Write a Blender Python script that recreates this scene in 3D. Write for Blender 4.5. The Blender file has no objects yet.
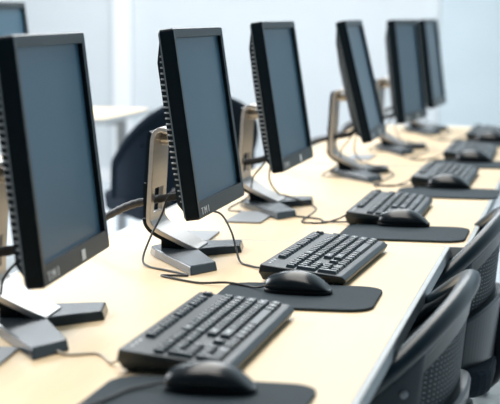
import bpy, bmesh, math, random
from mathutils import Vector, Matrix
C = bpy.context.scene.collection
PI = math.pi
random.seed(4)
FLOOR = -0.74          # the desk tops are z = 0

# ------------------------------------------------------------------ materials
def mat(name, col, rough=.5, metal=0, spec=.5, noise=None, bump=None, coat=0):
    m = bpy.data.materials.new(name); m.use_nodes = True
    nt = m.node_tree; b = nt.nodes['Principled BSDF']
    b.inputs['Base Color'].default_value = (*col, 1)
    b.inputs['Roughness'].default_value = rough
    b.inputs['Metallic'].default_value = metal
    b.inputs['Specular IOR Level'].default_value = spec
    b.inputs['Coat Weight'].default_value = coat
    tc = nt.nodes.new('ShaderNodeTexCoord')
    if noise:
        sc, amt, stretch = noise
        mp = nt.nodes.new('ShaderNodeMapping'); mp.inputs['Scale'].default_value = stretch
        n = nt.nodes.new('ShaderNodeTexNoise'); n.inputs['Scale'].default_value = sc; n.inputs['Detail'].default_value = 4
        r = nt.nodes.new('ShaderNodeValToRGB')
        r.color_ramp.elements[0].position = .3; r.color_ramp.elements[1].position = .7
        r.color_ramp.elements[0].color = (*[c * (1 - amt) for c in col], 1)
        r.color_ramp.elements[1].color = (*[min(1, c * (1 + amt)) for c in col], 1)
        nt.links.new(tc.outputs['Object'], mp.inputs[0]); nt.links.new(mp.outputs[0], n.inputs['Vector'])
        nt.links.new(n.outputs['Fac'], r.inputs[0]); nt.links.new(r.outputs[0], b.inputs['Base Color'])
    if bump:
        n2 = nt.nodes.new('ShaderNodeTexNoise'); n2.inputs['Scale'].default_value = bump[0]
        bp = nt.nodes.new('ShaderNodeBump'); bp.inputs['Strength'].default_value = bump[1]; bp.inputs['Distance'].default_value = .001
        nt.links.new(tc.outputs['Object'], n2.inputs['Vector']); nt.links.new(n2.outputs['Fac'], bp.inputs['Height'])
        nt.links.new(bp.outputs[0], b.inputs['Normal'])
    return m

M = {}
M['wood'] = mat('maple laminate', (.84, .64, .395), .42, spec=.4, noise=(6, .035, (9, .8, 9)))
M['edge'] = mat('grey edge band', (.42, .45, .46), .4, noise=(20, .05, (1, 1, 1)))
M['metalleg'] = mat('grey leg metal', (.35, .37, .39), .4, .6, noise=(20, .05, (1, 1, 1)))
M['black'] = mat('black plastic', (.003, .008, .013), .42, spec=.12, noise=(60, .15, (1, 1, 1)))
M['bezel'] = mat('bezel plastic', (.012, .024, .030), .34, spec=.5, noise=(90, .12, (1, 1, 1)))
M['screen'] = mat('matte screen', (.050, .135, .215), .28, spec=.5, noise=(3, .06, (1, 1, 1)))
M['vent'] = mat('vent ribs', (.13, .15, .165), .28, noise=(60, .1, (1, 1, 1)))  # glints on the ribs are put into this lighter base colour
M['silver'] = mat('satin silver', (.62, .60, .58), .34, .75, noise=(8, .04, (1, 1, 20)))
M['base'] = mat('dark grey base', (.030, .042, .052), .22, .0, noise=(40, .08, (1, 1, 1)))
M['kb'] = mat('keyboard plastic', (.014, .025, .033), .40, noise=(80, .1, (1, 1, 1)), bump=(900, .12))
M['key'] = mat('key plastic', (.024, .041, .053), .34, noise=(80, .1, (1, 1, 1)))
M['legend'] = mat('white print', (.85, .88, .9), .5, noise=(80, .02, (1, 1, 1)))
M['mouse'] = mat('mouse plastic', (.006, .010, .013), .24, noise=(80, .1, (1, 1, 1)))
M['mousedark'] = mat('mouse underside', (.008, .010, .012), .45, noise=(80, .1, (1, 1, 1)))
M['pad'] = mat('mouse pad fabric', (.022, .036, .046), .75, spec=.25, noise=(200, .15, (1, 1, 1)), bump=(1500, .2))
M['cord'] = mat('black cord', (.012, .014, .016), .45, noise=(80, .1, (1, 1, 1)))
M['greycord'] = mat('pale cord', (.55, .50, .42), .5, noise=(80, .05, (1, 1, 1)))
M['sleeve'] = mat('braided sleeve', (.010, .012, .014), .5, noise=(300, .6, (1, 1, 1)), bump=(700, .6))
M['slab'] = mat('grey plate', (.27, .29, .31), .5, noise=(50, .06, (1, 1, 1)))
M['chair'] = mat('chair plastic', (.007, .018, .025), .30, noise=(40, .1, (1, 1, 1)))
M['chairdark'] = mat('chair dark fabric', (.010, .020, .030), .8, spec=.2, noise=(200, .3, (1, 1, 1)))
M['navy'] = mat('navy fabric', (.006, .014, .026), .85, spec=.15, noise=(200, .3, (1, 1, 1)))
M['wall'] = mat('pale wall paint', (.70, .74, .76), .8, noise=(2, .02, (1, 1, 1)))
M['white'] = mat('white paint', (.93, .94, .95), .6, noise=(2, .01, (1, 1, 1)))
M['floor'] = mat('pale vinyl floor', (.60, .66, .70), .35, noise=(3, .06, (1, 1, 1)))
M['blind'] = mat('pale blue blind', (.70, .80, .84), .6, noise=(4, .02, (1, 1, 1)))
M['glass'] = bpy.data.materials.new('window glass'); M['glass'].use_nodes = True
_b = M['glass'].node_tree.nodes['Principled BSDF']; _b.inputs['Transmission Weight'].default_value = 1; _b.inputs['Roughness'].default_value = .02
_n = M['glass'].node_tree.nodes.new('ShaderNodeTexNoise'); _r = M['glass'].node_tree.nodes.new('ShaderNodeValToRGB')
_r.color_ramp.elements[0].color = (.95, .98, 1, 1)
M['glass'].node_tree.links.new(_n.outputs[0], _r.inputs[0]); M['glass'].node_tree.links.new(_r.outputs[0], _b.inputs['Base Color'])
# perforated mesh fabric: rows of pale pin-holes woven in a dark web
m = bpy.data.materials.new('chair mesh'); m.use_nodes = True; M['mesh'] = m
nt = m.node_tree; b = nt.nodes['Principled BSDF']; b.inputs['Roughness'].default_value = .6
tc = nt.nodes.new('ShaderNodeTexCoord'); sep = nt.nodes.new('ShaderNodeSeparateXYZ'); nt.links.new(tc.outputs['Object'], sep.inputs[0])
def mth(op, a, bb=None):
    n = nt.nodes.new('ShaderNodeMath'); n.operation = op
    for i, v in enumerate((a, bb)):
        if v is None: continue
        if isinstance(v, (int, float)): n.inputs[i].default_value = v
        else: nt.links.new(v, n.inputs[i])
    return n.outputs[0]
fy = mth('ABSOLUTE', mth('SUBTRACT', mth('FRACT', mth('MULTIPLY', sep.outputs[1], 75)), .5))
fz = mth('ABSOLUTE', mth('SUBTRACT', mth('FRACT', mth('MULTIPLY', sep.outputs[2], 130)), .5))
dot = mth('MULTIPLY', mth('LESS_THAN', fy, .17), mth('LESS_THAN', fz, .10))
mx = nt.nodes.new('ShaderNodeMix'); mx.data_type = 'RGBA'
mx.inputs[6].default_value = (.004, .010, .014, 1); mx.inputs[7].default_value = (.30, .36, .40, 1)
nt.links.new(dot, mx.inputs[0]); nt.links.new(mx.outputs[2], b.inputs['Base Color'])

# ------------------------------------------------------------------ helpers
def obj(name, bm, mats, parent=None, smooth=False, bevel=0, seg=2, loc=None):
    bmesh.ops.recalc_face_normals(bm, faces=bm.faces)
    me = bpy.data.meshes.new(name); bm.to_mesh(me); bm.free()
    for mm in (mats if isinstance(mats, (list, tuple)) else [mats]): me.materials.append(mm)
    if smooth:
        for p in me.polygons: p.use_smooth = True
    o = bpy.data.objects.new(name, me); C.objects.link(o)
    if parent: o.parent = parent
    if loc: o.location = loc
    if bevel:
        md = o.modifiers.new('bevel', 'BEVEL'); md.width = bevel; md.segments = seg; md.limit_method = 'ANGLE'
    return o
def tag(o, label=None, cat=None, group=None, kind=None):
    for k, v in (('label', label), ('category', cat), ('group', group), ('kind', kind)):
        if v: o[k] = v
    return o
def thing(name, label, cat, loc, rz=0, group=None):
    o = bpy.data.objects.new(name, None); C.objects.link(o); o.empty_display_size = .05
    o.location = loc; o.rotation_euler = (0, 0, rz)
    return tag(o, label, cat, group)
def copy_tree(o, parent=None):
    c = o.copy(); C.objects.link(c)
    if parent: c.parent = parent
    for ch in list(o.children): copy_tree(ch, c)
    return c
def box(bm, x0, x1, y0, y1, z0, z1):
    v = [bm.verts.new(p) for p in ((x0,y0,z0),(x1,y0,z0),(x1,y1,z0),(x0,y1,z0),(x0,y0,z1),(x1,y0,z1),(x1,y1,z1),(x0,y1,z1))]
    for f in ((3,2,1,0),(4,5,6,7),(0,1,5,4),(1,2,6,5),(2,3,7,6),(3,0,4,7)): bm.faces.new([v[i] for i in f])
    return v
def prism(bm, poly, z0, z1, inset=0):
    c = Vector((sum(p[0] for p in poly) / len(poly), sum(p[1] for p in poly) / len(poly)))
    lo = [bm.verts.new((p[0], p[1], z0)) for p in poly]
    hi = [bm.verts.new((p[0] + (c.x - p[0]) * inset, p[1] + (c.y - p[1]) * inset, z1)) for p in poly]
    n = len(poly)
    bm.faces.new(lo[::-1]); bm.faces.new(hi)
    for i in range(n): bm.faces.new((lo[i], lo[(i+1) % n], hi[(i+1) % n], hi[i]))
def catmull(pts, n=8):
    pts = [Vector(p) for p in pts]; out = []
    P = [pts[0] * 2 - pts[1]] + pts + [pts[-1] * 2 - pts[-2]]
    for i in range(1, len(P) - 2):
        for k in range(n):
            t = k / n; a, b_, c, d = P[i-1:i+3]
            out.append(.5 * ((2*b_) + (c-a)*t + (2*a-5*b_+4*c-d)*t*t + (3*b_-a-3*c+d)*t**3))
    out.append(pts[-1]); return out
def tube(bm, pts, r, sides=10, flat=1.0, ref=None, closed=False):
    """sweep a round (or flattened: flat = ratio across 'ref') section along pts"""
    pts = [Vector(p) for p in pts]; rings = []; n = len(pts)
    prev = Vector(ref) if ref else None
    for i, p in enumerate(pts):
        a = pts[(i-1) % n] if closed or i > 0 else p
        c = pts[(i+1) % n] if closed or i < n-1 else p
        t = (c - a).normalized()
        if prev is None: prev = Vector((0, 0, 1)) if abs(t.z) < .9 else Vector((1, 0, 0))
        base = Vector(ref(i)) if callable(ref) else prev
        u = (base - t * base.dot(t))
        u = u.normalized() if u.length > 1e-6 else t.orthogonal().normalized()
        w = t.cross(u); prev = u
        rr = r[i] if isinstance(r, (list, tuple)) else r
        rings.append([bm.verts.new(p + (u * math.cos(2*PI*k/sides) * flat + w * math.sin(2*PI*k/sides)) * rr) for k in range(sides)])
    for i in range(n if closed else n - 1):
        A, B = rings[i], rings[(i+1) % n]
        for k in range(sides): bm.faces.new((A[k], A[(k+1) % sides], B[(k+1) % sides], B[k]))
    if not closed:
        bm.faces.new(rings[0][::-1]); bm.faces.new(rings[-1])
def lathe(bm, prof, n=24, cx=0, cy=0):
    rings = [[bm.verts.new((cx + r*math.cos(2*PI*k/n), cy + r*math.sin(2*PI*k/n), z)) for k in range(n)] for r, z in prof]
    for A, B in zip(rings, rings[1:]):
        for k in range(n): bm.faces.new((A[k], A[(k+1) % n], B[(k+1) % n], B[k]))
    bm.faces.new(rings[0][::-1]); bm.faces.new(rings[-1])
_glyphs = {}
def glyph(bm, txt, size, fn, mi, sx=1.0):
    """letters as thin faces: fn maps (right, up) to a point"""
    if txt not in _glyphs:
        cu = bpy.data.curves.new('t', 'FONT'); cu.body = txt; cu.align_x = 'CENTER'; cu.align_y = 'CENTER'; cu.resolution_u = 1
        o = bpy.data.objects.new('t', cu); C.objects.link(o)
        me = bpy.data.meshes.new_from_object(o.evaluated_get(bpy.context.evaluated_depsgraph_get()))
        _glyphs[txt] = ([tuple(v.co) for v in me.vertices], [tuple(p.vertices) for p in me.polygons])
        bpy.data.objects.remove(o); bpy.data.curves.remove(cu); bpy.data.meshes.remove(me)
    vs, fs = _glyphs[txt]
    nv = [bm.verts.new(fn(v[0]*size*sx, v[1]*size)) for v in vs]
    for f in fs:
        try: bm.faces.new([nv[i] for i in f]).material_index = mi
        except ValueError: pass

# ------------------------------------------------------------------ camera
cam = bpy.data.cameras.new('camera'); co = bpy.data.objects.new('camera', cam); C.objects.link(co)
YAW, PIT, ROL, F, H = .206207, .118248, .00465, 1584.26, .472948
fw = Vector((-math.sin(YAW)*math.cos(PIT), math.cos(YAW)*math.cos(PIT), -math.sin(PIT)))
rt = Vector((math.cos(YAW), math.sin(YAW), 0)); up = rt.cross(fw)
r2 = rt*math.cos(ROL) + up*math.sin(ROL); u2 = -rt*math.sin(ROL) + up*math.cos(ROL)
co.matrix_world = Matrix((( r2.x, u2.x, -fw.x, 0), (r2.y, u2.y, -fw.y, 0), (r2.z, u2.z, -fw.z, H), (0, 0, 0, 1)))
cam.sensor_width = 36; cam.sensor_fit = 'HORIZONTAL'; cam.lens = F / 500 * 36
cam.clip_start = .05; cam.clip_end = 200
cam.dof.use_dof = True; cam.dof.focus_distance = 2.93; cam.dof.aperture_fstop = 5.2
bpy.context.scene.camera = co

# ------------------------------------------------------------------ setting
def struct(name, bm, m_, bevel=0, parent=None):
    o = obj(name, bm, m_, parent, bevel=bevel)
    if not parent: o['kind'] = 'structure'
    return o
NY = 11.0
bm = bmesh.new(); box(bm, -8, 4, -1, NY, FLOOR-.1, FLOOR); struct('floor', bm, M['floor'])
WX0, WX1, WZ0, WZ1 = -1.02, 2.6, -.45, 1.9
bm = bmesh.new()
box(bm, -8, WX0, NY, NY+.15, FLOOR, 2.1); box(bm, WX1, 4, NY, NY+.15, FLOOR, 2.1)
box(bm, WX0, WX1, NY, NY+.15, FLOOR, WZ0); box(bm, WX0, WX1, NY, NY+.15, WZ1, 2.1)
struct('wall_north', bm, M['wall'])
bm = bmesh.new(); box(bm, WX0, WX1, NY+.07, NY+.085, WZ0, WZ1); w = struct('window_1', bm, M['glass'])
bm = bmesh.new()
box(bm, WX0, WX1, NY-.03, NY+.12, WZ0, WZ0+.05); box(bm, WX0, WX1, NY-.03, NY+.12, WZ1-.05, WZ1)
box(bm, WX0, WX0+.05, NY-.03, NY+.12, WZ0+.05, WZ1-.05); box(bm, WX1-.05, WX1, NY-.03, NY+.12, WZ0+.05, WZ1-.05)
obj('window_frame', bm, M['wall'], w)
bm = bmesh.new()
z = WZ0 + .08
while z < WZ1 - .08:
    v = box(bm, WX0+.06, WX1-.06, -.03, .03, -.0012, .0012)
    bmesh.ops.rotate(bm, verts=v, cent=(0, 0, 0), matrix=Matrix.Rotation(R_ := math.radians(62), 3, 'X'))
    bmesh.ops.translate(bm, verts=v, vec=(0, NY-.035, z)); z += .052
bl = obj('venetian_blind', bm, M['blind']); tag(bl, 'pale blue venetian blind over the bright window behind the far end of the desks', 'blind')
bm = bmesh.new(); box(bm, -3.30, -3.165, NY-.06, NY, FLOOR, 2.1); struct('trim_1', bm, M['white'], .01)
bm = bmesh.new(); box(bm, -8, 4, NY-.02, NY, FLOOR, FLOOR+.09)
struct('baseboard_north', bm, M['white'])

# ------------------------------------------------------------------ desks
def desk(x0, x1, y0, y1, label, group=None):
    t = thing('desk', label, 'desk', ((x0+x1)/2, (y0+y1)/2, FLOOR), 0, group)
    hx, hy, z = (x1-x0)/2, (y1-y0)/2 - .001, -FLOOR
    bm = bmesh.new(); box(bm, -hx+.011, hx-.011, -hy+.004, hy-.004, z-.022, z)
    obj('desktop', bm, M['wood'], t)
    bm = bmesh.new()
    box(bm, hx-.011, hx, -hy, hy, z-.024, z+.0008); box(bm, -hx, -hx+.011, -hy, hy, z-.024, z+.0008)
    box(bm, -hx+.011, hx-.011, -hy, -hy+.004, z-.024, z+.0004); box(bm, -hx+.011, hx-.011, hy-.004, hy, z-.024, z+.0004)
    obj('edge_band', bm, M['edge'], t, bevel=.002)
    for sy in (-1, 1):
        for sx in (-1, 1):
            bm = bmesh.new(); cx, cy = sx*(hx-.14), sy*(hy-.07)
            box(bm, cx-.022, cx+.022, cy-.022, cy+.022, 0, z-.024); obj('leg', bm, M['metalleg'], t, bevel=.004)
        bm = bmesh.new(); box(bm, -hx+.16, hx-.16, sy*(hy-.07)-.012, sy*(hy-.07)+.012, z-.08, z-.024); obj('crossbar', bm, M['metalleg'], t)
    return t
G = 'row of maple desks'
desk(-1.012, -.256, 1.38, 3.232, 'maple desk nearest the camera, its grey edge running up to the seam', G)
desk(-.985, -.217, 3.2325, 4.94, 'maple desk in the middle of the row, just past the seam beside the far chair', G)
desk(-.95, -.15, 4.96, 6.78, 'maple desk at the far end of the row, under the last two monitors', G)
desk(-2.4, -1.6, 3.6, 5.0, 'maple desk behind the nearest monitor carrying the dark screen at the left')
desk(-3.3, -2.10, 6.85, 7.65, 'pale maple desk in the blurred background left of the second monitor')

# ------------------------------------------------------------------ monitor (faces +x; origin on the desk under the stand's landing tip)
MW, MH = .404, .354
def rrect(hw, hh, r, n=4):
    out = []
    for cx, cy, a0 in ((hw-r, hh-r, 0), (-hw+r, hh-r, PI/2), (-hw+r, -hh+r, PI), (hw-r, -hh+r, 3*PI/2)):
        for k in range(n+1): out.append((cx + r*math.cos(a0+k*PI/2/n), cy + r*math.sin(a0+k*PI/2/n)))
    return out
def monitor_mesh_ring(bm, rings):
    """rings: list of lists of points, bridge them"""
    vs = [[bm.verts.new(p) for p in r] for r in rings]; n = len(vs[0])
    for A, B in zip(vs, vs[1:]):
        for k in range(n): bm.faces.new((A[k], A[(k+1) % n], B[(k+1) % n], B[k]))
    return vs
def make_head(root, logo=True, sticker=True):
    """the tilting display: local x = front, y across, z up, origin at the bottom edge of the front face"""
    hd = MH/2
    bez = thing_part = None
    def R(hw, h0, h1, x, r=.006):   # rounded rectangle ring at depth x, heights h0..h1
        return [(x, p[0], p[1] + (h0+h1)/2) for p in rrect(hw, (h1-h0)/2, r)]
    bm = bmesh.new()
    vs = monitor_mesh_ring(bm, [R(MW/2-.017, .030, MH-.018, -.009, .001), R(MW/2-.017, .030, MH-.018, -.001, .001), R(MW/2-.002, .002, MH-.002, 0, .005),
                           R(MW/2, 0, MH, -.003), R(MW/2, 0, MH, -.026), R(MW/2-.004, .004, MH-.004, -.030)])
    bm.faces.new(vs[-1])
    bezel = obj('bezel', bm, M['bezel'], root)
    for p in bezel.data.polygons:
        if abs(p.normal.x) < .6 and p.normal.z < .6: p.material_index = 1  # upward faces keep the lighter, glossier plastic, standing in for overhead light
    bezel.data.materials.append(M['black'])
    bm = bmesh.new(); box(bm, -.012, -.0085, -MW/2+.0165, MW/2-.0165, .0295, MH-.0175); obj('screen', bm, M['screen'], root)
    # back shell: tapers rearwards; ribbed vents along both sides
    bm = bmesh.new()
    vs = monitor_mesh_ring(bm, [R(MW/2-.008, .012, MH-.010, -.029), R(MW/2-.015, .030, MH-.055, -.042), R(MW/2-.06, .075, MH-.12, -.054)])
    bm.faces.new(vs[-1]); obj('back_shell', bm, M['black'], root)
    for s in (-1, 1):
        bm = bmesh.new()
        n = 27
        for k in range(n):
            zz = .036 + (MH-.085) * k/(n-1)
            tt = .10 + .75*min(1, min(k+1, n-k)/7)
            a = Vector((-.0305, s*(MW/2-.0072), zz)); c = Vector((-.030-.0125*tt, s*(MW/2-.0072-.0070*tt), zz + .001))
            tube(bm, [a, (a+c)/2 + Vector((0, s*.0012, 0)), c], .0019, 5)
        obj('vent_ribs', bm, M['vent'], root)
    if logo:
        bm = bmesh.new(); y0 = -MW/2
        for i, ch in enumerate('TM1'):
            [glyph(bm, ch, .019, lambda r, u, i=i: (.0006+q, y0+.029+.0245*i+r+e, .0125+u), 0, 1.45) for q, e in ((0, -.0014), (.0001, 0), (.0002, .0014))]
        obj('logo', bm, M['legend'], root)['label'] = 'white logo letters'
    if sticker:
        bm = bmesh.new(); box(bm, 0, .0006, .018, .040, .006, .022); obj('sticker', bm, M['legend'], root)['label'] = 'small white sticker'
def make_monitor(label, logo=True, sticker=True):
    root = thing('monitor', label, 'monitor', (0, 0, 0), 0, 'row of desktop monitors')
    # display panel (one level down: display > bezel, screen ...)
    d = bpy.data.objects.new('display', None); C.objects.link(d); d.parent = root; d.empty_display_size = .05
    make_head(d, logo, sticker)
    # stand: bent silver plate with a cable hole
    st = []
    prof = [(-.036, .246), (-.052, .2475), (-.068, .249), (-.079, .240), (-.083, .220), (-.086, .17), (-.089, .12), (-.091, .075), (-.087, .063), (-.076, .053), (-.045, .036), (-.010, .019), (.004, .0135)]
    path = []
    pv = [Vector((p[0], 0, p[1])) for p in prof]
    pts = catmull(pv, 4)
    bm = bmesh.new()
    def hw(p):            # half width of the plate
        return .058 if p.z > .05 else .045 + .013*max(0, p.z-.0135)/.0365
    th = .0045; YC = .012
    grid = []
    ys = (-1, -.55, .55, 1)
    for i, p in enumerate(pts):
        a = pts[max(0, i-1)]; c = pts[min(len(pts)-1, i+1)]; t = (c-a).normalized(); nrm = Vector((-t.z, 0, t.x))
        grid.append(([p + nrm*th + Vector((0, y*hw(p)+YC, 0)) for y in ys], [p - nrm*th + Vector((0, y*hw(p)+YC, 0)) for y in ys]))
    V = [([bm.verts.new(q) for q in a], [bm.verts.new(q) for q in b_]) for a, b_ in grid]
    hole = lambda i: .078 < pts[i].z < .140 and .078 < pts[i+1].z < .140 and pts[i].x < -.075
    for i in range(len(V)-1):
        (A, B), (A2, B2) = V[i], V[i+1]
        for k in range(3):
            if k == 1 and hole(i): continue
            bm.faces.new((A[k], A[k+1], A2[k+1], A2[k])); bm.faces.new((B[k+1], B[k], B2[k], B2[k+1]))
        bm.faces.new((A[0], A2[0], B2[0], B[0])); bm.faces.new((A[3], B[3], B2[3], A2[3]))
        if hole(i):
            for k in (1, 2): bm.faces.new((A[k], A2[k], B2[k], B[k]))
            if not hole(i-1): bm.faces.new((A[1], A[2], B[2], B[1]))
            if not hole(i+1): bm.faces.new((A2[1], A2[2], B2[2], B2[1]))
    for j in (0, -1):
        A, B = V[j]
        for k in range(3): bm.faces.new((A[k], A[k+1], B[k+1], B[k]))
    stand = obj('stand_column', bm, M['silver'], root, bevel=.0012, seg=2); stand['label'] = 'bent silver stand plate'
    for p in stand.data.polygons: p.use_smooth = False
    # dark spine on the rear of the plate
    bk = [(p, pts[max(0, i-1)], pts[min(len(pts)-1, i+1)]) for i, p in enumerate(pts)]
    for z0, z1 in ((.142, .243), (.030, .078)):
        bm = bmesh.new(); g = []
        for p, a, c in bk[4:]:
            if not z0 <= p.z <= z1: continue
            t = (c-a).normalized(); nrm = Vector((-t.z, 0, t.x)); nrm = -nrm if nrm.x > 0 else nrm
            g.append([bm.verts.new(p + nrm*o + Vector((0, y*(hw(p)-.001)+YC, 0))) for o, y in ((.0042, -1), (.0042, 1), (.0125, .95), (.0125, -.95))])
        for A, B in zip(g, g[1:]):
            for k in range(4): bm.faces.new((A[k], A[(k+1) % 4], B[(k+1) % 4], B[k]))
        bm.faces.new(g[0]); bm.faces.new(g[-1][::-1]); obj('backing', bm, M['black'], stand)['label'] = 'black backing of the stand plate'
    for sy in (-1, 1):
        bm = bmesh.new(); box(bm, -.1015, -.0925, sy*.045-.0105+YC, sy*.045+.0105+YC, .076, .144); obj('backing', bm, M['black'], stand)['label'] = 'black backing of the stand plate'
    bm = bmesh.new(); tube(bm, [(-.078, YC, .226), (-.025, YC, .226)], .011, 16); obj('hinge', bm, M['silver'], root)
    # base: two feet in a V from a heel
    bm = bmesh.new()
    poly = [(-.100, -.005), (-.085, -.035), (.042, -.262), (.078, -.185), (.012, -.035), (.076, .060), (.062, .135), (-.030, .100), (-.085, .055)]
    footA = [(-.100, -.002), (-.078, -.050), (.045, -.250), (.078, -.178), (.004, -.020), (-.04, .03)]
    footB = [(-.100, .002), (-.04, -.03), (.004, -.024), (.076, .050), (.064, .128), (-.02, .100), (-.085, .05)]
    for nm, P_, h in (('foot', footA, .0165), ('foot', footB, .0155)):
        bm = bmesh.new(); prism(bm, P_, 0, h, .05); obj(nm, bm, M['base'], root, bevel=.0025)
    bm = bmesh.new(); box(bm, -.070, -.030, -.030, .030, .012, .034); obj('heel_block', bm, M['black'], root, bevel=.003)
    return root, d
mons = [(-.737, 2.269, .069, -.011, -.032), (-.681, 3.005, .003, -.006, -.005), (-.674, 3.812, -.009, .004, .005),
        (-.585, 4.673, .019, .010, .084), (-.568, 5.574, -.092, .002, -.03), (-.565, 6.492, -.032, .002, -.023)]
mlab = ['nearest black monitor at the left with a small sticker mid bezel', 'sharply focused black monitor with white logo letters and ribbed side vents',
        'black monitor just past the desk seam, third from the camera', 'steeply tilted black monitor standing fourth along the desks',
        'blurred black monitor overlapping the last one, fifth from the camera', 'farthest black monitor at the end of the desk row']
protoA, dA = make_monitor('', True, True)
protoB, dB = make_monitor('', True, False)
STRIP = .0498
for i, (x, y, w, dz, dt) in enumerate(mons):
    src = protoB if i == 1 else protoA
    if i in (0, 1): o = src
    else: o = copy_tree(src)
    bx, by = x - STRIP*math.cos(w), y - STRIP*math.sin(w)
    o.location = (bx, by, 0); o.rotation_euler = (0, 0, w); o['label'] = mlab[i]
    disp = [c for c in o.children if c.name.startswith('display')][0]
    disp.location = (STRIP, 0, .1026 + dz); disp.rotation_euler = (0, -(.1489 + dt), 0)
bg = copy_tree(protoA); bg['label'] = 'dark blurred monitor at the upper left behind the nearest monitor'; del bg['group']
bg.location = (-1.715, 4.55, 0); bg.rotation_euler = (0, 0, .05)
disp = [c for c in bg.children if c.name.startswith('display')][0]; disp.location = (STRIP, 0, .155); disp.rotation_euler = (0, -.12, 0)

# ------------------------------------------------------------------ keyboards
KL, KW, UN = .448, .158, .019
def kz(v): return .034 - .016*(v/KW)         # deck height, v from the rear edge to the front
keys = []                                     # (u from the far end, v, width, depth, text)
U0 = .0125
def rowkeys(u, v, items):
    for it in items:
        t_, wd = it if isinstance(it, tuple) else (it, 1)
        if t_ is not None: keys.append((u + wd*UN/2, v, wd*UN, UN, t_))
        u += wd*UN
V0 = .046
rowkeys(U0, .022, ['Esc', (None, 1)] + ['F%d' % k for k in (1, 2, 3, 4)] + [(None, .5)] + ['F%d' % k for k in (5, 6, 7, 8)] + [(None, .5)] + ['F%d' % k for k in (9, 10, 11, 12)] + [(None, .25), 'PrS', 'ScL', 'Pse'])
rows = [list('`1234567890-=') + [('Back', 2)], [('Tab', 1.5)] + list('QWERTYUIOP[]') + [('\\', 1.5)], [('Caps', 1.75)] + list("ASDFGHJKL;'") + [('Enter', 2.25)],
        [('Shift', 2.25)] + list('ZXCVBNM,./') + [('Shift', 2.75)], [('Ctrl', 1.25), ('Win', 1.25), ('Alt', 1.25), (' ', 6.25), ('Alt', 1.25), ('Win', 1.25), ('Menu', 1.25), ('Ctrl', 1.25)]]
nav = [['Ins', 'Hom', 'PgU'], ['Del', 'End', 'PgD'], [(None, 3)], [(None, 1), '^', (None, 1)], ['<', 'v', '>']]
num = [['Num', '/', '*', '-'], list('789'), list('456'), list('123'), [('0', 2), '.']]
for k in range(5):
    v = V0 + UN*(k + .5)
    rowkeys(U0, v, rows[k]); rowkeys(U0 + 15.25*UN, v, nav[k]); rowkeys(U0 + 18.5*UN, v, num[k])
for k, t_ in ((1, '+'), (3, 'Ent')): keys.append((U0 + 22*UN, V0 + UN*(k+1), UN, 2*UN, t_))
def make_keyboard():
    root = thing('keyboard', '', 'keyboard', (0, 0, 0), 0, 'black full size keyboards')
    # local: x = toward the chairs, y = along the desks; the number pad is at -y
    bm = bmesh.new()
    sec = [(-KW/2+.004, .004), (-KW/2, .020), (-KW/2+.003, kz(0)), (KW/2-.008, kz(KW-.008)), (KW/2, .012), (KW/2-.004, .003)]
    rings = [[bm.verts.new((x*sc, y, z)) for x, z in sec] for y, sc in ((-KL/2, .985), (-KL/2+.006, 1), (KL/2-.006, 1), (KL/2, .985))]
    for ring, sg in ((rings[0], 1), (rings[1], 1), (rings[2], -1), (rings[3], -1)):
        for v_ in ring:
            if v_.co.z < .005: v_.co.y += sg*.016      # undercut ends
    for A, B in zip(rings, rings[1:]):
        for k in range(6): bm.faces.new((A[k], A[(k+1) % 6], B[(k+1) % 6], B[k]))
    bm.faces.new(rings[0]); bm.faces.new(rings[-1][::-1])
    body = obj('body', bm, M['kb'], root, bevel=.002)
    for sy in (-1, 1):
        bm = bmesh.new(); box(bm, -KW/2+.008, -KW/2+.02, sy*.19-.012, sy*.19+.012, 0, .012); obj('foot', bm, M['black'], root)
        bm = bmesh.new(); box(bm, KW/2-.025, KW/2-.01, sy*.19-.012, sy*.19+.012, 0, .006); obj('foot', bm, M['black'], root)
    tilt = math.atan(.016/KW)
    cache = {}
    for u, v, wd, dp, txt in keys:
        bm = bmesh.new()
        a, b_ = (wd-.0030)/2, (dp-.0030)/2; a2, b2 = a-.0022, b_-.0022; h = .0055
        lo = [bm.verts.new((sx*b_, sy*a, -.001)) for sx, sy in ((-1,-1),(1,-1),(1,1),(-1,1))]
        hi = [bm.verts.new((sx*b2 - .0006, sy*a2, h)) for sx, sy in ((-1,-1),(1,-1),(1,1),(-1,1))]
        bm.faces.new(hi)
        for k in range(4): bm.faces.new((lo[k], lo[(k+1) % 4], hi[(k+1) % 4], hi[k]))
        if txt.strip():
            sz = .0100 if len(txt) == 1 else .0056
            off = 0 if wd < .03 else (wd/2-.011)
            [glyph(bm, txt, sz, lambda r, up_: (-up_ - .001, r + e, h+.0002), 1, 1.1) for e in (0, .0007)]
        x = v - KW/2; y = KL/2 - u
        o = obj('key', bm, [M['key'], M['legend']], root, loc=(x, y, kz(v)))
        o.rotation_euler = (0, tilt, 0)
    bm = bmesh.new()
    for k in range(3): box(bm, -KW/2+.012, -KW/2+.016, -KL/2+.030+.018*k, -KL/2+.036+.018*k, kz(.014)-.002, kz(.014)+.0006)
    obj('indicator_lights', bm, M['legend'], root)
    return root
kbs = [(-.511, 2.189, -.004), (-.462, 2.925, -.045), (-.435, 3.718, 0), (-.374, 4.534, -.006), (-.36, 5.366, .007), (-.345, 6.20, 0)]
klab = ['blurred black keyboard nearest the camera in front of the nearest monitor', 'sharp black keyboard with crisp white key legends beside the black mouse in focus',
        'black keyboard just past the desk seam behind the third mouse', 'fourth black keyboard from the camera, its near end hidden by a mouse',
        'fifth black keyboard from the camera, a dark blurred block', 'farthest black keyboard, cut by the right edge of the photo']
kp = make_keyboard(); kroots = []
for i, (x, y, w) in enumerate(kbs):
    o = kp if i == 0 else copy_tree(kp)
    o.location = (x, y, .0006); o.rotation_euler = (0, 0, w); o['label'] = klab[i]; kroots.append(o)

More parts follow.
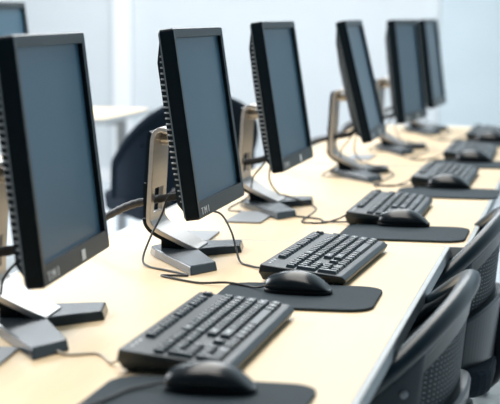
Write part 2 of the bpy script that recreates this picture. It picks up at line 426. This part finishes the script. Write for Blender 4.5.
# ------------------------------------------------------------------ mouse pads and mice
def make_pad():
    bm = bmesh.new()
    prism(bm, rrect(.135, .112, .042, 5), 0, .004)
    return tag(obj('mouse_pad', bm, M['pad'], bevel=.001), '', 'mouse pad', 'dark mouse pads')
pads = [(-.449, 1.838, .0), (-.457, 2.578, .02), (-.368, 3.395, 0), (-.342, 4.195, 0), (-.33, 5.03, 0), (-.32, 5.86, 0)]
plab = ['dark mouse pad at the bottom edge of the photo under the nearest mouse', 'dark mouse pad under the sharp mouse in front of the sharp keyboard', 'dark mouse pad across the desk seam under the third mouse',
        'dark mouse pad in front of the fourth keyboard', 'dark mouse pad in front of the fifth keyboard', 'dark mouse pad in front of the farthest keyboard']
pp = make_pad()
for i, (x, y, w) in enumerate(pads):
    o = pp if i == 0 else copy_tree(pp)
    o.location = (x, y, .0012); o.rotation_euler = (0, 0, w); o['label'] = plab[i]
def make_mouse():
    """long axis on x, cord end at -x (towards the monitor), palm end at +x"""
    root = thing('computer_mouse', '', 'mouse', (0, 0, 0), 0, 'black wired mice')
    L, W_, Hh = .118, .063, .038
    def prof(s):       # s 0 (front) .. 1 (palm): half width, top height
        w = W_/2 * (1 - abs(2*s-1)**3.2)**.45 * (.92 + .08*s)
        h = Hh * (.40 + .62*math.sin(PI*min(1, .12 + .80*s)**1.0)**1.1) * (1 - max(0, (s-.55)/.45)**3.0)**.5 * (1 - max(0, (.08-s)/.08)**2)**.5
        return w, h
    def half(z0f, z1f, name, mt, sh=1.0):
        bm = bmesh.new(); rings = []
        N, K = 26, 16
        for i in range(N+1):
            s = .004 + .992*i/N
            s = .5 - .5*math.cos(PI*s)
            w, h = prof(s); x = -L/2 + L*s
            base = .009
            ring = []
            for k in range(K+1):
                a = PI*k/K
                if z1f: z = base + max(0, h-base)*math.sin(a)**.75; y = w*sh*math.cos(a)*1.0
                else: z = .0015 + (base-.0015)*1.0 if k in (0, K) else .0015; y = w*sh*math.cos(a)*(1 if k in (0, K) else .93)
                ring.append(bm.verts.new((x, y, z)))
            rings.append(ring)
        for A, B in zip(rings, rings[1:]):
            for k in range(K+1):
                q = (A[k], A[(k+1) % (K+1)], B[(k+1) % (K+1)], B[k])
                bm.faces.new(q)
        bm.faces.new(rings[0]); bm.faces.new(rings[-1])
        return obj(name, bm, mt, root, smooth=True)
    half(0, 1, 'top_shell', M['mouse']); half(0, 0, 'base_plate', M['mousedark'], .94)
    bm = bmesh.new()
    lathe(bm, [(.004, -.003), (.0095, -.0025), (.0095, .0025), (.004, .003)], 18)
    bmesh.ops.rotate(bm, verts=bm.verts, cent=(0, 0, 0), matrix=Matrix.Rotation(PI/2, 3, 'X'))
    obj('scroll_wheel', bm, M['slab'], root, loc=(-.030, 0, .0215))
    return root
mice = [(-.444, 1.885, .05), (-.461, 2.603, -.08), (-.382, 3.498, .0), (-.348, 4.300, 0), (-.335, 5.10, 0), (-.325, 5.93, 0)]
olab = ['blurred black mouse at the bottom edge of the photo, nearest the camera', 'sharp black mouse on its pad in front of the sharp keyboard',
        'black mouse on the pad at the desk seam, third from the camera', 'dark blurred mouse in front of the fourth keyboard',
        'dark blurred mouse in front of the fifth keyboard', 'dark blurred mouse in front of the farthest keyboard']
mp_ = make_mouse(); mroots = []
for i, (x, y, w) in enumerate(mice):
    o = mp_ if i == 0 else copy_tree(mp_)
    o.location = (x, y, .0044); o.rotation_euler = (0, 0, w); o['label'] = olab[i]; mroots.append(o)

# ------------------------------------------------------------------ cords
def cord(name, pts, r, mt, root=None, label=None, n=8):
    pts = catmull(pts, n)
    if root:
        bpy.context.view_layer.update()
        inv = root.matrix_world.inverted(); pts = [inv @ p for p in pts]
    bm = bmesh.new(); tube(bm, pts, r, 8)
    o = obj(name, bm, mt, root, smooth=True)
    return o
Z = .0025
# mouse in focus: up to the second monitor, down, kink, and across to the mouse
cord('cord', [(-.518, 2.608, .014), (-.535, 2.618, .009), (-.560, 2.64, .0075), (-.60, 2.66, .0075), (-.65, 2.675, Z), (-.705, 2.71, Z), (-.735, 2.735, Z), (-.722, 2.74, Z), (-.69, 2.745, Z), (-.702, 2.762, Z), (-.735, 2.79, Z), (-.785, 2.83, Z), (-.805, 2.86, .012), (-.802, 2.91, .05), (-.792, 2.95, .085), (-.782, 2.965, .118), (-.765, 2.985, .122)], .0021, M['cord'], mroots[1])
# keyboard in focus: from its rear edge up behind the second monitor
cord('cord', [(-.538, 2.83, .020), (-.550, 2.834, .014), (-.575, 2.85, .005), (-.605, 2.885, Z), (-.628, 2.915, .004), (-.643, 2.945, .025), (-.660, 2.975, .055), (-.690, 3.015, .082), (-.735, 3.05, .090), (-.752, 3.06, .14)], .0021, M['cord'], kroots[1])
# other mice
for i, (x, y, w) in enumerate(mice):
    if i == 1: continue
    mx_, my_ = mons[i][0], mons[i][1]
    end = [(mx_-.118, my_-.045, .03), (mx_-.108, my_-.04, .075), (mx_-.090, my_-.03, .10), (mx_-.070, my_-.02, .128)]
    if i == 0: P = [(x-.057, y-.003, .014), (x-.08, y-.006, .009), (x-.10, y-.03, .0075), (x-.115, y-.09, .0075), (x-.16, y-.17, Z), (x-.26, y-.19, Z), (-.87, 1.83, Z), (-.90, 2.05, Z), (-.885, 2.18, Z)] + end
    else: P = [(x-.057, y+.0, .014), (x-.08, y+.01, .009), (x-.12, y+.02, .0077), (x-.15, y+.03, .0055), (x-.19, y+.05, Z), (x-.215, y+.10, Z), (mx_-.088, my_-.135, Z), (mx_-.155, my_-.105, Z)] + end
    cord('cord', P, .0021, M['cord'], mroots[i])
for i, (x, y, w) in enumerate(kbs):
    if i == 1: continue
    mx_, my_ = mons[i][0], mons[i][1]
    if i == 0: P = [(x-.078, y-.18, .022), (x-.09, y-.178, .010), (x-.105, y-.165, Z), (-.65, 2.075, Z), (-.69, 2.06, Z), (-.725, 2.09, .006)]
    else: P = [(x-.078, y-.16, .022), (x-.10, y-.165, .010), (x-.13, y-.19, Z), (x-.16, y-.20, Z), (x-.185, y-.17, Z), (mx_+.045, my_-.02, Z), (mx_-.02, my_-.03, .030), (mx_-.05, my_-.015, .036), (mx_-.075, my_, .07), (mx_-.07, my_+.01, .125)]
    o = cord('cord', P, .0021, M['greycord'] if i == 0 else M['cord'], kroots[i])
    if i == 0: o['label'] = 'thin pale cord looping on the desk'
# sleeved cable bundles from the back of each monitor over the rear edge of the desk
bpy.context.view_layer.update()
slab = ['thick ridged cable sleeve leaving the nearest monitor at the left edge', 'thick ridged cable sleeve running left from the sharp second monitor', 'black cable bundle behind the stand of the third monitor',
        'black cable bundle behind the stand of the fourth monitor', 'black cable bundle behind the fifth monitor', 'black cable bundle behind the farthest monitor']
for i, (x, y, w, dz, dt) in enumerate(mons):
    rear = (-1.012, -1.012, -1.0, -1.0, -.94, -.94)[i]
    P = [(x-.066, y-.005, .135), (x-.09, y-.008, .118), (x-.140, y-.010, .108), (x-.19, y+.0, .095), (x-.25, y+.03, .066), (x-.30, y+.06, .038), (rear-.02, y+.09, .012), (rear-.04, y+.10, -.05), (rear-.045, y+.10, -.3), (rear-.05, y+.10, FLOOR+.012)]
    pts = catmull(P, 14); bm = bmesh.new()
    n = len(pts)
    tube(bm, pts, [.0075 + (.0006 if k % 4 < 2 else 0) for k in range(n)], 10)
    o = obj('cable_sleeve', bm, M['sleeve'], smooth=True); tag(o, slab[i], 'cable', 'cable bundles behind the monitors')
# flat grey cable cover plates on the desks
sl = ['flat grey cover plate at the left edge before the nearest monitor', 'flat grey cover plate behind the foot of the sharp second monitor', 'flat grey cover plate before the foot of the third monitor', 'flat grey cover plate before the fifth monitor, pale and blurred']
bm = bmesh.new(); prism(bm, rrect(.042, .095, .006, 3), 0, .004); pl = obj('cover_plate', bm, M['slab'], bevel=.001)
for i, (x, y, w) in enumerate([(-.800, 1.985, .1), (-.798, 3.225, .05), (-.748, 3.585, .0), (-.715, 5.20, 0)]):
    o = pl if i == 0 else pl.copy()
    if i: C.objects.link(o)
    o.location = (x, y, .0012 if i == 1 else .0006); o.rotation_euler = (0, 0, w); tag(o, sl[i], 'cover plate', 'grey cover plates on the desks')

# ------------------------------------------------------------------ office chair (faces -x, origin on the floor under the seat)
def make_chair():
    root = thing('office_chair', '', 'chair', (0, 0, 0), 0, 'dark mesh back office chairs')
    HW, TM = .28, 1.35
    def S(t, z, off=0):        # back shell: t runs across from wing to wing, the wings curl forward
        lean = .10*(z-.52)
        n = Vector((1, .75*t, 0)).normalized()
        return Vector((.215 + lean - .100*abs(t)**2.2, HW*math.sin(t*1.1636), z)) + n*off
    zt = lambda t: .790 - .105*abs(t)**2.0
    zl = lambda t: .632 - .055*abs(t)**2.0        # ledge where the mesh panel starts
    def panel(bm, ts, z0, z1, th):
        nz = 10; g = []
        for t in ts:
            a, b_ = z0(t), z1(t)
            g.append([[bm.verts.new(S(t, a+(b_-a)*k/nz, o)) for k in range(nz+1)] for o in (0, th)])
        for i in range(len(ts)-1):
            for k in range(nz):
                for s in (0, 1): bm.faces.new((g[i][s][k], g[i+1][s][k], g[i+1][s][k+1], g[i][s][k+1]))
            for k in (0, nz): bm.faces.new((g[i][0][k], g[i+1][0][k], g[i+1][1][k], g[i][1][k]))
        for i in (0, len(ts)-1):
            for k in range(nz): bm.faces.new((g[i][0][k], g[i][0][k+1], g[i][1][k+1], g[i][1][k]))
    rng = lambda a, b_, n: [a + (b_-a)*k/n for k in range(n+1)]
    bm = bmesh.new(); panel(bm, rng(-.74, .74, 48), lambda t: zl(t)-.01, lambda t: zt(t)-.03, .004); obj('backrest_mesh', bm, M['mesh'], root, smooth=True)
    for s in (-1, 1):
        bm = bmesh.new(); ts = rng(s*.70, s*TM, 14)
        panel(bm, ts, lambda t: .50, lambda t: zt(t)-.004, .010); obj('side_post', bm, M['chair'], root, bevel=.003, smooth=True)
    bm = bmesh.new(); panel(bm, rng(-.76, .76, 36), lambda t: .49, zl, .022); obj('lumbar_shell', bm, M['chair'], root, bevel=.005)
    bm = bmesh.new(); ts = rng(-.78, .78, 36); g = []
    for t in ts:
        a = zt(t)
        g.append([bm.verts.new(S(t, a-d, o)) for d, o in ((.050, -.003), (.050, .006), (.020, .008), (.0, .016), (.0, -.012), (.020, -.006))])
    for A, B in zip(g, g[1:]):
        for k in range(6): bm.faces.new((A[k], A[(k+1) % 6], B[(k+1) % 6], B[k]))
    bm.faces.new(g[0]); bm.faces.new(g[-1][::-1])
    obj('top_band', bm, M['chair'], root, smooth=True)
    bm = bmesh.new(); p = S(-.85, .665, .010); bmesh.ops.create_uvsphere(bm, u_segments=12, v_segments=8, radius=.007, matrix=Matrix.Translation(p)); obj('screw_cap', bm, M['slab'], root, smooth=True)
    # rolled rim around the top and down the front of both wings
    path = [S(-TM, .50), S(-TM, .54)] + [S(t, zt(t)) for t in rng(-TM, TM, 48)] + [S(TM, .54), S(TM, .50)]
    bm = bmesh.new(); tube(bm, catmull(path, 3), .0205, 12, flat=.8); obj('backrest_rim', bm, M['chair'], root, smooth=True)
    # seat, mechanism, base
    bm = bmesh.new()
    pts = rrect(.235, .24, .08, 6); prism(bm, pts, .44, .50, -.03); obj('seat', bm, M['chairdark'], root, bevel=.018, seg=3)
    bm = bmesh.new(); tube(bm, catmull([(.05, 0, .425), (.17, 0, .42), (.235, 0, .46), (.232, 0, .60)], 5), .022, 10, flat=1.6, ref=(0, 1, 0)); obj('back_bracket', bm, M['black'], root, smooth=True)
    bm = bmesh.new(); box(bm, -.09, .09, -.07, .07, .40, .442); obj('seat_mechanism', bm, M['black'], root, bevel=.01)
    bm = bmesh.new(); lathe(bm, [(.030, .07), (.030, .2), (.018, .205), (.018, .40)], 20); obj('gas_column', bm, M['black'], root)
    for k in range(5):
        a = 2*PI*k/5 + .3; d = Vector((math.cos(a), math.sin(a), 0))
        bm = bmesh.new(); tube(bm, [d*.02 + Vector((0, 0, .105)), d*.15 + Vector((0, 0, .095)), d*.29 + Vector((0, 0, .070))], [.026, .022, .016], 10, flat=.7); lg = obj('leg', bm, M['chair'], root, smooth=True)
        bm = bmesh.new()
        lathe(bm, [(.008, -.022), (.024, -.020), (.026, 0), (.024, .020), (.008, .022)], 18)
        bmesh.ops.rotate(bm, verts=bm.verts, cent=(0, 0, 0), matrix=Matrix.Rotation(PI/2, 3, 'X'))
        bmesh.ops.rotate(bm, verts=bm.verts, cent=(0, 0, 0), matrix=Matrix.Rotation(a, 3, 'Z'))
        cst = obj('caster', bm, M['black'], lg, loc=d*.285 + Vector((0, 0, .026)))
    return root
ch = make_chair()
spots = [(-.410, 2.49, 0, 'dark mesh back office chair nearest the camera, pushed up to the near desk'),
         (-.402, 3.38, 0, 'dark mesh back office chair behind the nearest one, cut by the right edge'),
         (-1.375, 5.35, -.95, 'dark blurred office chair in the background left of the sharp second monitor')]
for i, (x, y, w, lb) in enumerate(spots):
    o = ch if i == 0 else copy_tree(ch)
    o.location = (x, y, FLOOR); o.rotation_euler = (0, 0, w); o['label'] = lb
    if i == 2:
        del o['group']; o.scale = (1.1, .86, 1.17)
        for c in o.children:          # this one is upholstered in dark navy fabric
            for sl_ in c.material_slots: sl_.link = 'OBJECT'; sl_.material = M['navy']

# ------------------------------------------------------------------ light
wd = bpy.data.worlds.new('World'); bpy.context.scene.world = wd; wd.use_nodes = True
nt = wd.node_tree; bgn = nt.nodes['Background']
tc = nt.nodes.new('ShaderNodeTexCoord'); sp = nt.nodes.new('ShaderNodeSeparateXYZ'); nt.links.new(tc.outputs['Generated'], sp.inputs[0])
rp = nt.nodes.new('ShaderNodeValToRGB'); mr = nt.nodes.new('ShaderNodeMapRange')
mr.inputs['From Min'].default_value = -1; mr.inputs['From Max'].default_value = 1
nt.links.new(sp.outputs[1], mr.inputs[0]); nt.links.new(mr.outputs[0], rp.inputs[0])
rp.color_ramp.elements[0].color = (.04, .07, .10, 1); rp.color_ramp.elements[0].position = .38
rp.color_ramp.elements[1].color = (.72, .90, 1.0, 1); rp.color_ramp.elements[1].position = .92
nt.links.new(rp.outputs[0], bgn.inputs[0]); bgn.inputs[1].default_value = .75
def area(name, loc, target, sx, sy, power, col):
    l = bpy.data.lights.new(name, 'AREA'); l.shape = 'RECTANGLE'; l.size = sx; l.size_y = sy; l.energy = power; l.color = col
    o = bpy.data.objects.new(name, l); C.objects.link(o); o.location = loc
    o.rotation_euler = (Vector(target) - Vector(loc)).to_track_quat('-Z', 'Y').to_euler(); return o
area('window_daylight', (-4.6, 5.2, 1.9), (-.6, 3, 0), 4.5, 2.2, 190, (.97, .98, 1.0))
area('overhead_fill', (-.9, 3.5, 2.2), (-.9, 3.5, 0), 1.2, 5.0, 78, (1.0, .96, .90))  # added fill lamp above the desks, no real fixture behind it
area('overhead_fill', (-2.4, 8.6, 2.2), (-2.4, 8.6, 0), 4, 2.5, 138, (.96, .98, 1.0))  # added fill lamp that brightens the far wall and its white strip
vs = bpy.context.scene.view_settings
vs.view_transform = 'Standard'; vs.look = 'None'; vs.gamma = 1; vs.use_curve_mapping = False; vs.exposure = .42
